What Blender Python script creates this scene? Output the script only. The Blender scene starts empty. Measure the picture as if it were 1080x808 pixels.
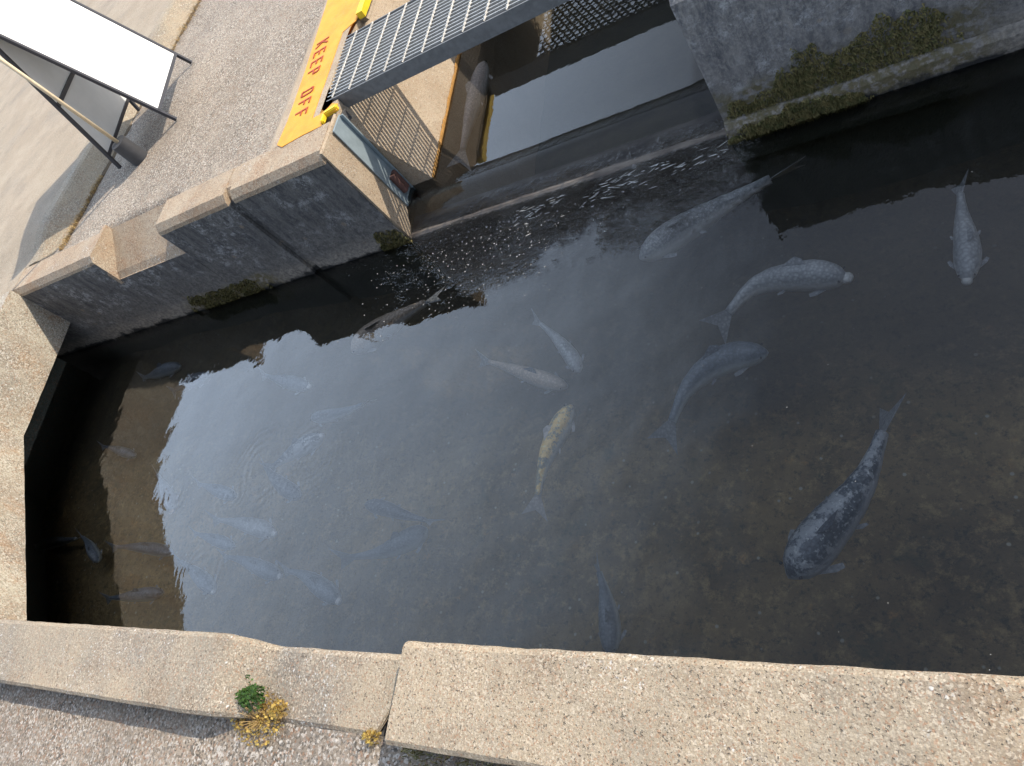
import bpy, bmesh, math, random
from mathutils import Vector, Matrix, noise
random.seed(7)
S = bpy.context.scene
COL = S.collection

# ------------------------------------------------------------------ camera
PW, PH, CX, CY, F, H = 1080, 808, 540.0, 404.0, 772.0, 2.5
R_ = Vector((0.833, 0.144, -0.535))
n_ = Vector((1123 - CX, 906 - CY, F)).normalized()
v_ = Vector((-652 - CX, 614 - CY, F)); v_ = (v_ - n_ * v_.dot(n_)).normalized()
AX, AZ = -v_, -n_
AY = AZ.cross(AX)
M3 = Matrix((AX, AY, AZ))
CAMP = Vector((0, 0, H))
def ray(px, py): return M3 @ Vector((px - CX, py - CY, F))
def onz(px, py, z=0.0):
    d = ray(px, py); t = (z - H) / d.z
    return CAMP + d * t
cam_d = bpy.data.cameras.new('camera'); cam = bpy.data.objects.new('camera', cam_d); COL.objects.link(cam)
cam_d.sensor_width = 36; cam_d.lens = F / PW * 36; cam_d.clip_start = 0.05; cam_d.clip_end = 500
r, u, b = M3 @ Vector((1, 0, 0)), M3 @ Vector((0, -1, 0)), M3 @ Vector((0, 0, -1))
cam.matrix_world = Matrix(((r.x, u.x, b.x, 0), (r.y, u.y, b.y, 0), (r.z, u.z, b.z, H), (0, 0, 0, 1)))
S.camera = cam

# ------------------------------------------------------------------ light
to_sun = Vector((.95, .78, 1.0)).normalized()
sd = bpy.data.lights.new('sun', 'SUN'); sd.energy = 4.6; sd.angle = math.radians(.55); sd.color = (1, .90, .76)
so = bpy.data.objects.new('sun', sd); COL.objects.link(so); so.rotation_euler = to_sun.to_track_quat('Z', 'Y').to_euler()
W = bpy.data.worlds.new('World'); S.world = W; W.use_nodes = True
wn, wl = W.node_tree.nodes, W.node_tree.links
bg = wn['Background']; bg.inputs[1].default_value = .15
sky = wn.new('ShaderNodeTexSky'); sky.sky_type = 'NISHITA'; sky.sun_disc = False
sky.sun_elevation = math.asin(to_sun.z); sky.sun_rotation = math.atan2(to_sun.x, to_sun.y)
sky.dust_density = 2.0; sky.altitude = 50
# thin pale cloud spread over the sky
tc = wn.new('ShaderNodeTexCoord'); cn = wn.new('ShaderNodeTexNoise'); cn.inputs['Scale'].default_value = 1.6; cn.inputs['Detail'].default_value = 5
cr = wn.new('ShaderNodeMapRange'); cr.inputs[1].default_value = .35; cr.inputs[2].default_value = .75; cr.inputs[3].default_value = .15; cr.inputs[4].default_value = .65
cm = wn.new('ShaderNodeMixRGB'); cm.inputs[2].default_value = (6.0, 6.5, 7.3, 1)
wl.new(tc.outputs['Generated'], cn.inputs['Vector']); wl.new(cn.outputs['Fac'], cr.inputs[0]); wl.new(cr.outputs[0], cm.inputs[0])
wl.new(sky.outputs[0], cm.inputs[1])
vd = wn.new('ShaderNodeVectorMath'); vd.operation = 'DOT_PRODUCT'; vd.inputs[1].default_value = Vector((-.88, .42, .30)).normalized(); wl.new(tc.outputs['Generated'], vd.inputs[0])
r2 = wn.new('ShaderNodeMapRange'); r2.interpolation_type = 'SMOOTHSTEP'; r2.inputs[1].default_value = .60; r2.inputs[2].default_value = 1.; r2.inputs[4].default_value = .9; wl.new(vd.outputs['Value'], r2.inputs[0])
c2_ = wn.new('ShaderNodeMixRGB'); c2_.inputs[2].default_value = (15.0, 18.2, 23.0, 1); wl.new(r2.outputs[0], c2_.inputs[0]); wl.new(cm.outputs[0], c2_.inputs[1])
wl.new(c2_.outputs[0], bg.inputs[0])
S.view_settings.view_transform = 'Standard'; S.view_settings.look = 'None'; S.view_settings.gamma = 1
S.view_settings.exposure = 0.45

# ------------------------------------------------------------------ node helpers
class NT:
    def __init__(s, name):
        s.m = bpy.data.materials.new(name); s.m.use_nodes = True
        s.t = s.m.node_tree; s.n = s.t.nodes; s.l = s.t.links
        s.out = s.n['Material Output']; s.b = s.n['Principled BSDF']
        s.pos = s.n.new('ShaderNodeNewGeometry').outputs['Position']
    def lk(s, a, i):
        if isinstance(a, (int, float)): i.default_value = a
        elif isinstance(a, tuple): i.default_value = a if len(a) == 4 or i.type == 'VECTOR' else a + (1,)
        else: s.l.new(a, i)
    def noise(s, scale, det=4, vec=None, rough=.6, sc3=None, dist=0, col=False):
        v = vec or s.pos
        if sc3:
            mp = s.n.new('ShaderNodeVectorMath'); mp.operation = 'MULTIPLY'; s.l.new(v, mp.inputs[0]); mp.inputs[1].default_value = sc3; v = mp.outputs[0]
        n = s.n.new('ShaderNodeTexNoise'); s.l.new(v, n.inputs['Vector']); n.inputs['Scale'].default_value = scale
        n.inputs['Detail'].default_value = det; n.inputs['Roughness'].default_value = rough; n.inputs['Distortion'].default_value = dist
        return n.outputs['Color' if col else 'Fac']
    def vor(s, scale, feat='F1', out='Distance', vec=None, rnd=1):
        n = s.n.new('ShaderNodeTexVoronoi'); n.feature = feat; s.l.new(vec or s.pos, n.inputs['Vector']); n.inputs['Scale'].default_value = scale
        n.inputs['Randomness'].default_value = rnd
        return n.outputs[out]
    def rng(s, v, a, b2, c=0., d=1., smooth=True):
        n = s.n.new('ShaderNodeMapRange'); n.interpolation_type = 'SMOOTHSTEP' if smooth else 'LINEAR'
        s.lk(v, n.inputs[0])
        for i, x in enumerate((a, b2, c, d)): n.inputs[i + 1].default_value = x
        return n.outputs[0]
    def math(s, op, a, b2=0., c=0.):
        n = s.n.new('ShaderNodeMath'); n.operation = op; s.lk(a, n.inputs[0]); s.lk(b2, n.inputs[1]); s.lk(c, n.inputs[2]); return n.outputs[0]
    def mix(s, f, a, b2, mode='MIX'):
        n = s.n.new('ShaderNodeMixRGB'); n.blend_type = mode; s.lk(f, n.inputs[0]); s.lk(a, n.inputs[1]); s.lk(b2, n.inputs[2]); return n.outputs[0]
    def xyz(s, v=None):
        n = s.n.new('ShaderNodeSeparateXYZ'); s.l.new(v or s.pos, n.inputs[0]); return n.outputs
    def bump(s, h, dist, st=1., nrm=None):
        n = s.n.new('ShaderNodeBump'); s.lk(h, n.inputs['Height']); n.inputs['Distance'].default_value = dist; n.inputs['Strength'].default_value = st
        if nrm: s.l.new(nrm, n.inputs['Normal'])
        return n.outputs[0]
    def done(s, col, rough=.9, nrm=None, metal=0., spec=.3):
        s.lk(col, s.b.inputs['Base Color']); s.lk(rough, s.b.inputs['Roughness']); s.lk(metal, s.b.inputs['Metallic'])
        s.b.inputs['Specular IOR Level'].default_value = spec
        if nrm: s.l.new(nrm, s.b.inputs['Normal'])
        return s.m

def aggregate(name, c1, c2, stone_l, stone_d, scale=70, amt=.5, white=.12, stain=(.16, .10, .055), stain_amt=.35, bumpd=.004, grey=.5):
    """weathered concrete with exposed stones"""
    t = NT(name)
    base = t.mix(t.rng(t.noise(2.2, 6), .35, .68), c1, c2)
    base = t.mix(t.math('MULTIPLY', t.rng(t.noise(4.5, 7, rough=.7), .5, .66), stain_amt), base, stain)
    base = t.mix(t.math('MULTIPLY', t.rng(t.noise(1.3, 5, rough=.65), .48, .7), grey), base, (.15, .145, .135))
    rc = t.vor(scale, out='Color'); d = t.vor(scale)
    rx = t.xyz(rc)
    stone = t.mix(rx[0], stone_d, stone_l)
    m = t.math('MULTIPLY', t.rng(d, .58, .25), t.rng(rx[1], .3, .9))
    m = t.math('MULTIPLY', m, t.rng(t.noise(9, 4), .3, .6, .45, 1.))
    col = t.mix(t.math('MULTIPLY', m, amt), base, stone)
    wv = t.n.new('ShaderNodeVectorMath'); wv.operation = 'MULTIPLY_ADD'; t.l.new(t.noise(60, 3, col=True), wv.inputs[0]); wv.inputs[1].default_value = (.03, .03, .03); t.l.new(t.pos, wv.inputs[2])
    d2 = t.vor(scale * .8, vec=wv.outputs[0]); r2 = t.xyz(t.vor(scale * .8, out='Color', vec=wv.outputs[0]))
    wmask = t.math('MULTIPLY', t.rng(d2, .40, .30), t.rng(r2[0], 1 - white * 1.5, 1 - white * 1.5 + .02))
    wmask = t.math('MULTIPLY', wmask, t.rng(t.noise(2.6, 3), .52, .60))
    col = t.mix(t.math('MULTIPLY', wmask, t.rng(r2[1], 0, 1, .4, 1)), col, (.60, .59, .56))
    r3 = t.xyz(t.vor(scale * 2.1, out='Color')); big_ = t.rng(t.noise(5, 3), .3, .7, .45, 1.)
    col = t.mix(t.math('MULTIPLY', t.math('MULTIPLY', t.rng(r3[0], .68, .74), big_), .75 * min(1, amt + .2)), col, stone_l)
    col = t.mix(t.math('MULTIPLY', t.math('MULTIPLY', t.rng(r3[1], .70, .76), big_), .8 * min(1, amt + .2)), col, stone_d)
    col = t.mix(t.math('MULTIPLY', t.rng(r3[2], .88, .9), .5), col, (.30, .16, .09))
    fine = t.noise(260, 3, rough=.7)
    col = t.mix(t.rng(fine, .3, .7, .0, .5), col, t.mix(1., col, (.55, .55, .55), 'MULTIPLY'))
    pits = t.rng(t.noise(120, 2), .62, .72)
    col = t.mix(t.math('MULTIPLY', pits, .6), col, (.06, .055, .05))
    h = t.math('ADD', t.math('MULTIPLY', m, .18), t.math('ADD', t.math('MULTIPLY', fine, .7), t.math('MULTIPLY', t.noise(25, 5), .8)))
    h = t.math('SUBTRACT', h, pits)
    return t.done(col, .92, t.bump(h, bumpd))

M = {}
M['coping'] = aggregate('coping concrete', (.36, .27, .18), (.42, .35, .26), (.55, .47, .36), (.16, .11, .08), 85, .55, .2, stain=(.30, .16, .08), stain_amt=.4)
M['near'] = aggregate('near wall concrete', (.375, .305, .215), (.27, .235, .18), (.6, .52, .41), (.20, .15, .11), 105, .45, .17, stain=(.21, .145, .09), stain_amt=.55, grey=.65)
M['slab'] = aggregate('sunlit slab concrete', (.46, .42, .335), (.33, .28, .215), (.64, .61, .54), (.12, .10, .08), 60, .55, .25, stain=(.33, .18, .08), stain_amt=.5)
M['inner'] = aggregate('pier side concrete', (.40, .31, .21), (.46, .38, .28), (.55, .48, .4), (.2, .16, .12), 110, .35, .05, stain_amt=.2, grey=.2)
M['gravel'] = aggregate('exposed aggregate paving', (.25, .21, .165), (.34, .29, .23), (.62, .56, .48), (.06, .052, .045), 62, .95, .1, stain_amt=.12, bumpd=.006, grey=.3)
M['neargravel'] = aggregate('coarse paving', (.27, .22, .17), (.36, .30, .235), (.62, .57, .51), (.08, .07, .058), 60, .95, .08, stain_amt=.2, bumpd=.008, grey=.3)

M['asphalt'] = aggregate('pale worn asphalt', (.33, .27, .195), (.40, .335, .25), (.50, .44, .35), (.15, .13, .10), 120, .45, .0, stain=(.22, .18, .13), stain_amt=.35, grey=.35)

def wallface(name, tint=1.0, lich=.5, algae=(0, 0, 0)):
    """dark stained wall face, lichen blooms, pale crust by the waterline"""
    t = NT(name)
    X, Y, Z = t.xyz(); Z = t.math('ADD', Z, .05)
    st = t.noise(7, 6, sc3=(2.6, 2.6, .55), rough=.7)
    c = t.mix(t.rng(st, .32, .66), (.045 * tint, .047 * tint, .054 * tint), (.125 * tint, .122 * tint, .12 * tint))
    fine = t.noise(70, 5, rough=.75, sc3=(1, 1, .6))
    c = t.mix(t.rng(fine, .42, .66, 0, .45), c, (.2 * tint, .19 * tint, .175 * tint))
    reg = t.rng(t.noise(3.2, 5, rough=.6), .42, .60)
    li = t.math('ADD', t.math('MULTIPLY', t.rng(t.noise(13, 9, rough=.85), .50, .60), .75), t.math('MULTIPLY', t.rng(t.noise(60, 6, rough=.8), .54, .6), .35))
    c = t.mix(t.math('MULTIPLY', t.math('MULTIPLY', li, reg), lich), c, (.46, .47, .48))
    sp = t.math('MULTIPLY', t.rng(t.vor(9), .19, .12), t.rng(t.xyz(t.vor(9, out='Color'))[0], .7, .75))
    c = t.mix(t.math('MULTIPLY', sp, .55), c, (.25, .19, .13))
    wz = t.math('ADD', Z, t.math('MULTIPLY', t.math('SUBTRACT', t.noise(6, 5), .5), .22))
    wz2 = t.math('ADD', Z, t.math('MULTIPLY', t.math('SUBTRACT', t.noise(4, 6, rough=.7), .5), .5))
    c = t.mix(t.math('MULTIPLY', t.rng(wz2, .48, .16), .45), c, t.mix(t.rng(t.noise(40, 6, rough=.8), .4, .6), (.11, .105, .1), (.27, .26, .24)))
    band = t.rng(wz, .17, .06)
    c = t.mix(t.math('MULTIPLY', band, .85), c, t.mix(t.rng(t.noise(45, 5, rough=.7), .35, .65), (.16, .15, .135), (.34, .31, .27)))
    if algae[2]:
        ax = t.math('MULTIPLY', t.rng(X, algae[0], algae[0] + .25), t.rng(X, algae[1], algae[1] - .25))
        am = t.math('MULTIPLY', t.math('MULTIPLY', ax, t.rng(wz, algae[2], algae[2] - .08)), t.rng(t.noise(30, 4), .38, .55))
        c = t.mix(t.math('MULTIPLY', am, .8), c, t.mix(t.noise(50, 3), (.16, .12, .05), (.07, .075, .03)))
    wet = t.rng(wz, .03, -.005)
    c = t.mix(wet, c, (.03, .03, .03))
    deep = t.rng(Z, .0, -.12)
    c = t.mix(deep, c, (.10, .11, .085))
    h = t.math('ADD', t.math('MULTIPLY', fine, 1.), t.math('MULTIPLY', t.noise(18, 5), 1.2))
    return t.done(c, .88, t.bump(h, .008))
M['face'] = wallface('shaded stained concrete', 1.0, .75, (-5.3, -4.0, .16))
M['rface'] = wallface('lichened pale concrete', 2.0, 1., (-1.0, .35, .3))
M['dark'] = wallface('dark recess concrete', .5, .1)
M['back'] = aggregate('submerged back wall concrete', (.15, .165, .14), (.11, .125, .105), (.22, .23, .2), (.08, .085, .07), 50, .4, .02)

def simple(name, col, rough=.6, metal=0., var=.3, scale=20, bumpd=0., spec=.4):
    t = NT(name)
    n = t.noise(scale, 5)
    c = t.mix(t.rng(n, .3, .7, 0, var), col, tuple(x * .45 for x in col))
    return t.done(c, rough, t.bump(t.noise(scale * 4, 4), bumpd) if bumpd else None, metal, spec)
M['galv'] = simple('galvanised steel', (.34, .36, .38), .45, .75, .5, 30, .0005)
M['barsteel'] = simple('grating bar steel', (.46, .465, .455), .5, .45, .4, 60)
M['plate'] = simple('grey painted edge plate', (.19, .195, .20), .6, .2, .5, 25, .001)
M['guide'] = simple('blue grey guide steel', (.27, .33, .36), .55, .3, .4, 12, .001)
def yellow():
    t = NT('worn yellow paint')
    c = t.mix(t.rng(t.noise(8, 5), .35, .7), (.66, .31, .035), (.58, .25, .03))
    w = t.math('MULTIPLY', t.rng(t.noise(90, 6, rough=.8), .54, .64), t.rng(t.noise(7, 4), .42, .62))
    c = t.mix(t.math('MULTIPLY', w, .8), c, (.45, .3, .15))
    return t.done(c, .75, t.bump(t.noise(140, 3), .002))
M['yellow'] = yellow()
M['yellow2'] = simple('bright yellow paint', (.74, .50, .02), .6, 0, .15, 30, .002)
M['red'] = simple('red stencil paint', (.38, .06, .02), .8, 0, .5, 90)
M['black'] = simple('black powder coated steel', (.035, .036, .045), .45, 0, .2, 40)
M['board'] = simple('white sign board', (.86, .87, .88), .45, 0, .03, 8)
M['boardback'] = simple('grey sign board back', (.74, .75, .74), .6, 0, .15, 5)
M['wood'] = simple('pale wooden pole', (.62, .52, .36), .6, 0, .3, 30)
M['rubber'] = simple('black rubber', (.05, .052, .058), .5, 0, .4, 25, .001)
M['label'] = simple('worn silver sticker', (.4, .42, .44), .5, .2, .5, 60)
M['soil'] = simple('soil and debris', (.14, .10, .06), .95, 0, .7, 60, .01)

def floor_mat():
    t = NT('pond bed silt and algae')
    c = t.mix(t.rng(t.noise(1.6, 6, rough=.65, dist=.5), .34, .66), (.20, .145, .07), (.40, .285, .135))
    c = t.mix(t.math('MULTIPLY', t.rng(t.noise(11, 10, rough=.85), .49, .62), .8), c, (.62, .44, .20))
    c = t.mix(t.math('MULTIPLY', t.rng(t.noise(26, 8, rough=.85), .50, .62), .75), c, (.06, .06, .04))
    c = t.mix(t.math('MULTIPLY', t.rng(t.noise(3.5, 6, rough=.7), .55, .7), .6), c, (.09, .11, .06))
    c = t.mix(t.math('MULTIPLY', t.rng(t.noise(9, 9, rough=.8), .58, .68), .6), c, (.75, .42, .14))
    c = t.mix(t.math('MULTIPLY', t.rng(t.vor(22), .22, .12), t.rng(t.xyz(t.vor(22, out='Color'))[0], .86, .88)), c, (.6, .55, .42))
    shade_y = t.math('ADD', t.xyz()[1], t.math('MULTIPLY', t.noise(2.5, 5), .5))
    c = t.mix(t.math('MULTIPLY', t.rng(shade_y, 1.55, 2.25), .8), c, (.045, .043, .032))  # bed darkened toward the far wall: wall shade put into the colour
    return t.done(c, .95, t.bump(t.noise(14, 7, rough=.7), .05))
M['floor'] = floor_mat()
def upfloor():
    t = NT('upper channel bed')
    c = t.mix(t.rng(t.noise(4, 6), .35, .65), (.06, .055, .045), (.10, .09, .06))
    c = t.mix(t.math('MULTIPLY', t.rng(t.noise(26, 5), .5, .65), .5), c, (.1, .1, .05))
    return t.done(c, .9, t.bump(t.noise(22, 5), .02))
M['upfloor'] = upfloor()
def sill():
    t = NT('wet sill concrete')
    c = t.mix(t.rng(t.noise(8, 6, sc3=(.5, 2, 1)), .35, .65), (.09, .075, .065), (.19, .165, .14))
    return t.done(c, .4, t.bump(t.noise(40, 4), .004))
M['sill'] = sill()

def water():
    t = NT('pond water')
    X, Y, Z = t.xyz()
    nn = t.n
    big = t.noise(2.1, 2, rough=.45, sc3=(1, 1.3, 1))
    mid = t.noise(7, 3, rough=.5)
    # chop close to the sill
    my = t.math('MULTIPLY', t.rng(Y, 2.25, 2.75), t.math('MULTIPLY', t.rng(X, -3.3, -2.4), t.rng(X, -.55, -1.3)))
    my = t.math('MULTIPLY', my, t.rng(Y, 3.0, 2.86))
    my = t.math('MULTIPLY', my, t.rng(t.noise(2.3, 4), .34, .6))
    chop = t.noise(26, 5, rough=.6, sc3=(1, 1.6, 1))
    chop2 = t.noise(11, 4, rough=.6, sc3=(.6, 1.6, 1))
    # rings round the fish that breaks the surface
    def rings(c, k, rad):
        vs = nn.new('ShaderNodeVectorMath'); vs.operation = 'DISTANCE'; t.l.new(t.pos, vs.inputs[0]); vs.inputs[1].default_value = c
        d = t.math('ADD', vs.outputs['Value'], t.math('MULTIPLY', t.noise(6, 3), .11))
        return t.math('MULTIPLY', t.math('SINE', t.math('MULTIPLY', d, k)), t.math('MULTIPLY', t.rng(vs.outputs['Value'], rad, rad * .25), t.rng(vs.outputs['Value'], 0, .03)))
    c1 = onz(268, 490, 0); c2 = onz(318, 478, 0)
    ring = t.math('ADD', rings(tuple(c1), 125, .42), t.math('MULTIPLY', rings(tuple(c2), 165, .36), .9))
    for cp, k_, r_, w_ in (((236, 520), 150, .26, .6), ((178, 515), 140, .3, .8), ((268, 555), 130, .34, .4), ((205, 600), 150, .35, .6), ((300, 505), 190, .3, .6)):
        ring = t.math('ADD', ring, t.math('MULTIPLY', rings(tuple(onz(*cp)), k_, r_), w_))
    ring = t.math('MULTIPLY', ring, t.rng(t.noise(4, 3, sc3=(1, 1, 0)), .36, .64))
    h = t.math('MULTIPLY', big, .0100)
    h = t.math('ADD', h, t.math('MULTIPLY', mid, .0014))
    h = t.math('ADD', h, t.math('MULTIPLY', t.noise(15, 3, sc3=(1.4, .5, 1)), .0004))
    calm = t.rng(Y, 2.9, 3.3)
    h = t.math('MULTIPLY', h, t.math('SUBTRACT', 1, t.math('MULTIPLY', calm, .93)))
    h = t.math('ADD', h, t.math('MULTIPLY', t.math('ADD', t.math('MULTIPLY', t.math('POWER', chop, 3.), .11), t.math('MULTIPLY', t.math('POWER', chop2, 3.), .12)), my))
    h = t.math('ADD', h, t.math('MULTIPLY', ring, .0006))
    up = t.math('MULTIPLY', t.noise(16, 2, rough=.4), t.math('MULTIPLY', calm, .00022))
    h = t.math('ADD', h, up)
    nrm = t.bump(h, 1.0)
    fr = nn.new('ShaderNodeFresnel'); fr.inputs['IOR'].default_value = 1.56; t.l.new(nrm, fr.inputs['Normal'])
    gl = nn.new('ShaderNodeBsdfGlossy'); gl.inputs['Roughness'].default_value = .015; t.l.new(nrm, gl.inputs['Normal'])
    tr = nn.new('ShaderNodeBsdfTransparent'); tr.inputs['Color'].default_value = (.9, .92, .92, 1)
    mx = nn.new('ShaderNodeMixShader'); t.l.new(fr.outputs[0], mx.inputs[0]); t.l.new(tr.outputs[0], mx.inputs[1]); t.l.new(gl.outputs[0], mx.inputs[2])
    t.l.new(mx.outputs[0], t.out.inputs['Surface'])
    return t
wt = water(); M['water'] = wt.m
WATER_VOLUME = True
if WATER_VOLUME:
    va = wt.n.new('ShaderNodeVolumePrincipled'); va.inputs['Color'].default_value = (.56, .53, .42, 1); va.inputs['Density'].default_value = .30
    va.inputs['Anisotropy'].default_value = .3
    wt.l.new(va.outputs[0], wt.out.inputs['Volume'])

def fishmat(name, top, side, spot=(.5, .5, .5), spots=.2, blotch=None):
    t = NT(name)
    tc = t.n.new('ShaderNodeTexCoord').outputs['Object']
    c = t.mix(t.rng(t.noise(6, 4, vec=tc), .35, .65), top, side)
    sc = t.vor(75, vec=tc)
    c = t.mix(t.rng(sc, .25, .6, 0, .45), c, tuple(x * .45 for x in top))
    if blotch:
        c = t.mix(t.rng(t.noise(16, 6, vec=tc, rough=.7), .48, .56), c, blotch)
    c = t.mix(t.math('MULTIPLY', t.rng(t.noise(55, 4, vec=tc), .58, .66), spots), c, spot)
    nzv = t.n.new('ShaderNodeSeparateXYZ'); t.l.new(t.n.new('ShaderNodeNewGeometry').outputs['Normal'], nzv.inputs[0])
    c = t.mix(t.math('MULTIPLY', t.rng(nzv.outputs[2], .55, .05), .8), c, tuple(min(.85, x * 2. + .3) for x in side))
    return t.done(c, .4, t.bump(sc, .003), 0, .5)
FM = {
 'grey': fishmat('blue grey fish skin', (.13, .16, .195), (.22, .255, .30)),
 'dark': fishmat('dark slate fish skin', (.05, .06, .075), (.13, .15, .18), spots=.35),
 'pale': fishmat('pale silver fish skin', (.30, .315, .33), (.46, .475, .48), spots=.1),
 'brown': fishmat('brown fish skin', (.50, .40, .31), (.62, .50, .40)),
 'pink': fishmat('pinkish grey fish skin', (.68, .58, .53), (.78, .68, .62), (.9, .88, .85), .2),
 'gold': fishmat('golden mottled fish skin', (.22, .22, .17), (.42, .38, .25), (.9, .8, .45), .8, (.88, .60, .20)),
 'mottle': fishmat('slate fish skin with pale marks', (.06, .08, .10), (.18, .20, .23), (.75, .77, .76), .6, (.36, .38, .40)),
 'fin': fishmat('grey fish fin', (.22, .23, .24), (.38, .39, .40)),
 'finp': fishmat('pale fish fin', (.45, .42, .40), (.65, .6, .56)),
 'snout': fishmat('white fish snout', (.6, .6, .57), (.8, .78, .75)),
 'eye': simple('black fish eye', (.01, .01, .01), .2),
 'orange': fishmat('peach fish head', (.75, .5, .34), (.8, .62, .5)),
}

# ------------------------------------------------------------------ mesh helpers
def link(name, verts, faces, mat, parent=None, smooth=False):
    me = bpy.data.meshes.new(name)
    off = Vector(parent.location) if parent is not None and parent.parent is None else (parent['_o'] if parent is not None and '_o' in parent else Vector((0, 0, 0)))
    off = Vector(off)
    me.from_pydata([tuple(Vector(v) - off) for v in verts], [], faces)
    bm = bmesh.new(); bm.from_mesh(me); bmesh.ops.recalc_face_normals(bm, faces=bm.faces); bm.to_mesh(me); bm.free()
    if smooth:
        for p in me.polygons: p.use_smooth = True
    me.materials.append(mat)
    o = bpy.data.objects.new(name, me); COL.objects.link(o)
    if parent is not None: o.parent = parent
    return o
def link_bm(name, bm, mat, parent=None, smooth=False):
    vs = [v.co.copy() for v in bm.verts]; bm.verts.index_update()
    fs = [[v.index for v in f.verts] for f in bm.faces]; bm.free()
    return link(name, vs, fs, mat, parent, smooth)
def thing(name, label, cat, loc, group=None):
    o = bpy.data.objects.new(name, None); COL.objects.link(o); o.location = loc; o.empty_display_size = .1
    o['label'] = label; o['category'] = cat
    if group: o['group'] = group
    return o
def tag(o, label, cat, group=None, kind=None):
    o['label'] = label; o['category'] = cat
    if group: o['group'] = group
    if kind: o['kind'] = kind
    return o
def struct(o, label=None):
    o['kind'] = 'structure'
    if label: o['label'] = label
    return o

def sweep(bm, prof, p0, p1, step=.04, amp=.002, axis='x', seed=0, lateral=None):
    """profile (list of (a, z)) swept from p0 to p1 along x (a = y) or y (a = x), edges roughened"""
    pr = []
    n = len(prof)
    for i in range(n):                       # subdivide long profile edges
        a, b2 = Vector(prof[i]), Vector(prof[(i + 1) % n]); k = max(1, int((b2 - a).length / .06))
        for j in range(k): pr.append(a.lerp(b2, j / k))
    L = abs(p1 - p0); ns = max(1, int(L / step)); rows = []
    for i in range(ns + 1):
        s = p0 + (p1 - p0) * i / ns; row = []
        for q in pr:
            v = Vector((s, q.x, q.y)) if axis == 'x' else Vector((q.x, s, q.y))
            if lateral: v = v + Vector(lateral(s))
            d = noise.noise_vector(v * 9 + Vector((seed, 0, 0))) * amp + noise.noise_vector(v * 31) * amp * .6
            row.append(bm.verts.new(v + d))
        rows.append(row)
    m = len(pr)
    for i in range(ns):
        for j in range(m):
            bm.faces.new((rows[i][j], rows[i][(j + 1) % m], rows[i + 1][(j + 1) % m], rows[i + 1][j]))
    bm.faces.new(rows[0]); bm.faces.new(rows[-1][::-1])
def box(bm, x0, x1, y0, y1, z0, z1, bev=0.):
    vs = [bm.verts.new((x, y, z)) for x in (x0, x1) for y in (y0, y1) for z in (z0, z1)]
    fs = [bm.faces.new([vs[i] for i in f]) for f in ((0, 1, 3, 2), (4, 6, 7, 5), (0, 4, 5, 1), (2, 3, 7, 6), (0, 2, 6, 4), (1, 5, 7, 3))]
    if bev:
        bmesh.ops.bevel(bm, geom=list({e for f in fs for e in f.edges}), offset=bev, segments=2, affect='EDGES', profile=.5)
def tube(bm, a, b2, r, seg=12, r2=None, cap=True):
    a, b2 = Vector(a), Vector(b2); d = (b2 - a).normalized(); u2 = d.orthogonal().normalized(); w = d.cross(u2)
    A, B = [], []
    for i in range(seg):
        t = 2 * math.pi * i / seg; o = u2 * math.cos(t) + w * math.sin(t)
        A.append(bm.verts.new(a + o * r)); B.append(bm.verts.new(b2 + o * (r2 or r)))
    for i in range(seg): bm.faces.new((A[i], A[(i + 1) % seg], B[(i + 1) % seg], B[i]))
    if cap: bm.faces.new(A[::-1]); bm.faces.new(B)
def beam(bm, a, b2, w, h, up):
    a, b2 = Vector(a), Vector(b2); d = (b2 - a).normalized(); s = d.cross(Vector(up)).normalized() * (w / 2); t = s.cross(d).normalized() * (h / 2)
    A = [bm.verts.new(a + i * s + j * t) for i, j in ((-1, -1), (1, -1), (1, 1), (-1, 1))]
    B = [bm.verts.new(b2 + i * s + j * t) for i, j in ((-1, -1), (1, -1), (1, 1), (-1, 1))]
    for i in range(4): bm.faces.new((A[i], A[(i + 1) % 4], B[(i + 1) % 4], B[i]))
    bm.faces.new(A[::-1]); bm.faces.new(B)
def grid(x0, x1, y0, y1, step, zf):
    nx, ny = max(1, int((x1 - x0) / step)), max(1, int((y1 - y0) / step))
    vs = [(x0 + (x1 - x0) * i / nx, y0 + (y1 - y0) * j / ny) for j in range(ny + 1) for i in range(nx + 1)]
    V = [(x, y, zf(x, y)) for x, y in vs]
    Fc = [(j * (nx + 1) + i, j * (nx + 1) + i + 1, (j + 1) * (nx + 1) + i + 1, (j + 1) * (nx + 1) + i) for j in range(ny) for i in range(nx)]
    return V, Fc
def nz(x, y, s=1., o=0): return noise.noise(Vector((x * s, y * s, o)))
def sm(a, b2, x):
    t = min(1, max(0, (x - a) / (b2 - a))); return t * t * (3 - 2 * t)
def block(bm, x0, x1, y0, y1, z0, z1, top=.75, step=.04, ch=.03, amp=.002, seed=0): ...

YW = 2.86            # pond face of the far wall
FLOOR = -.78
XP = -2.93           # left pier end
XR = -.85            # right pier end

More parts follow.
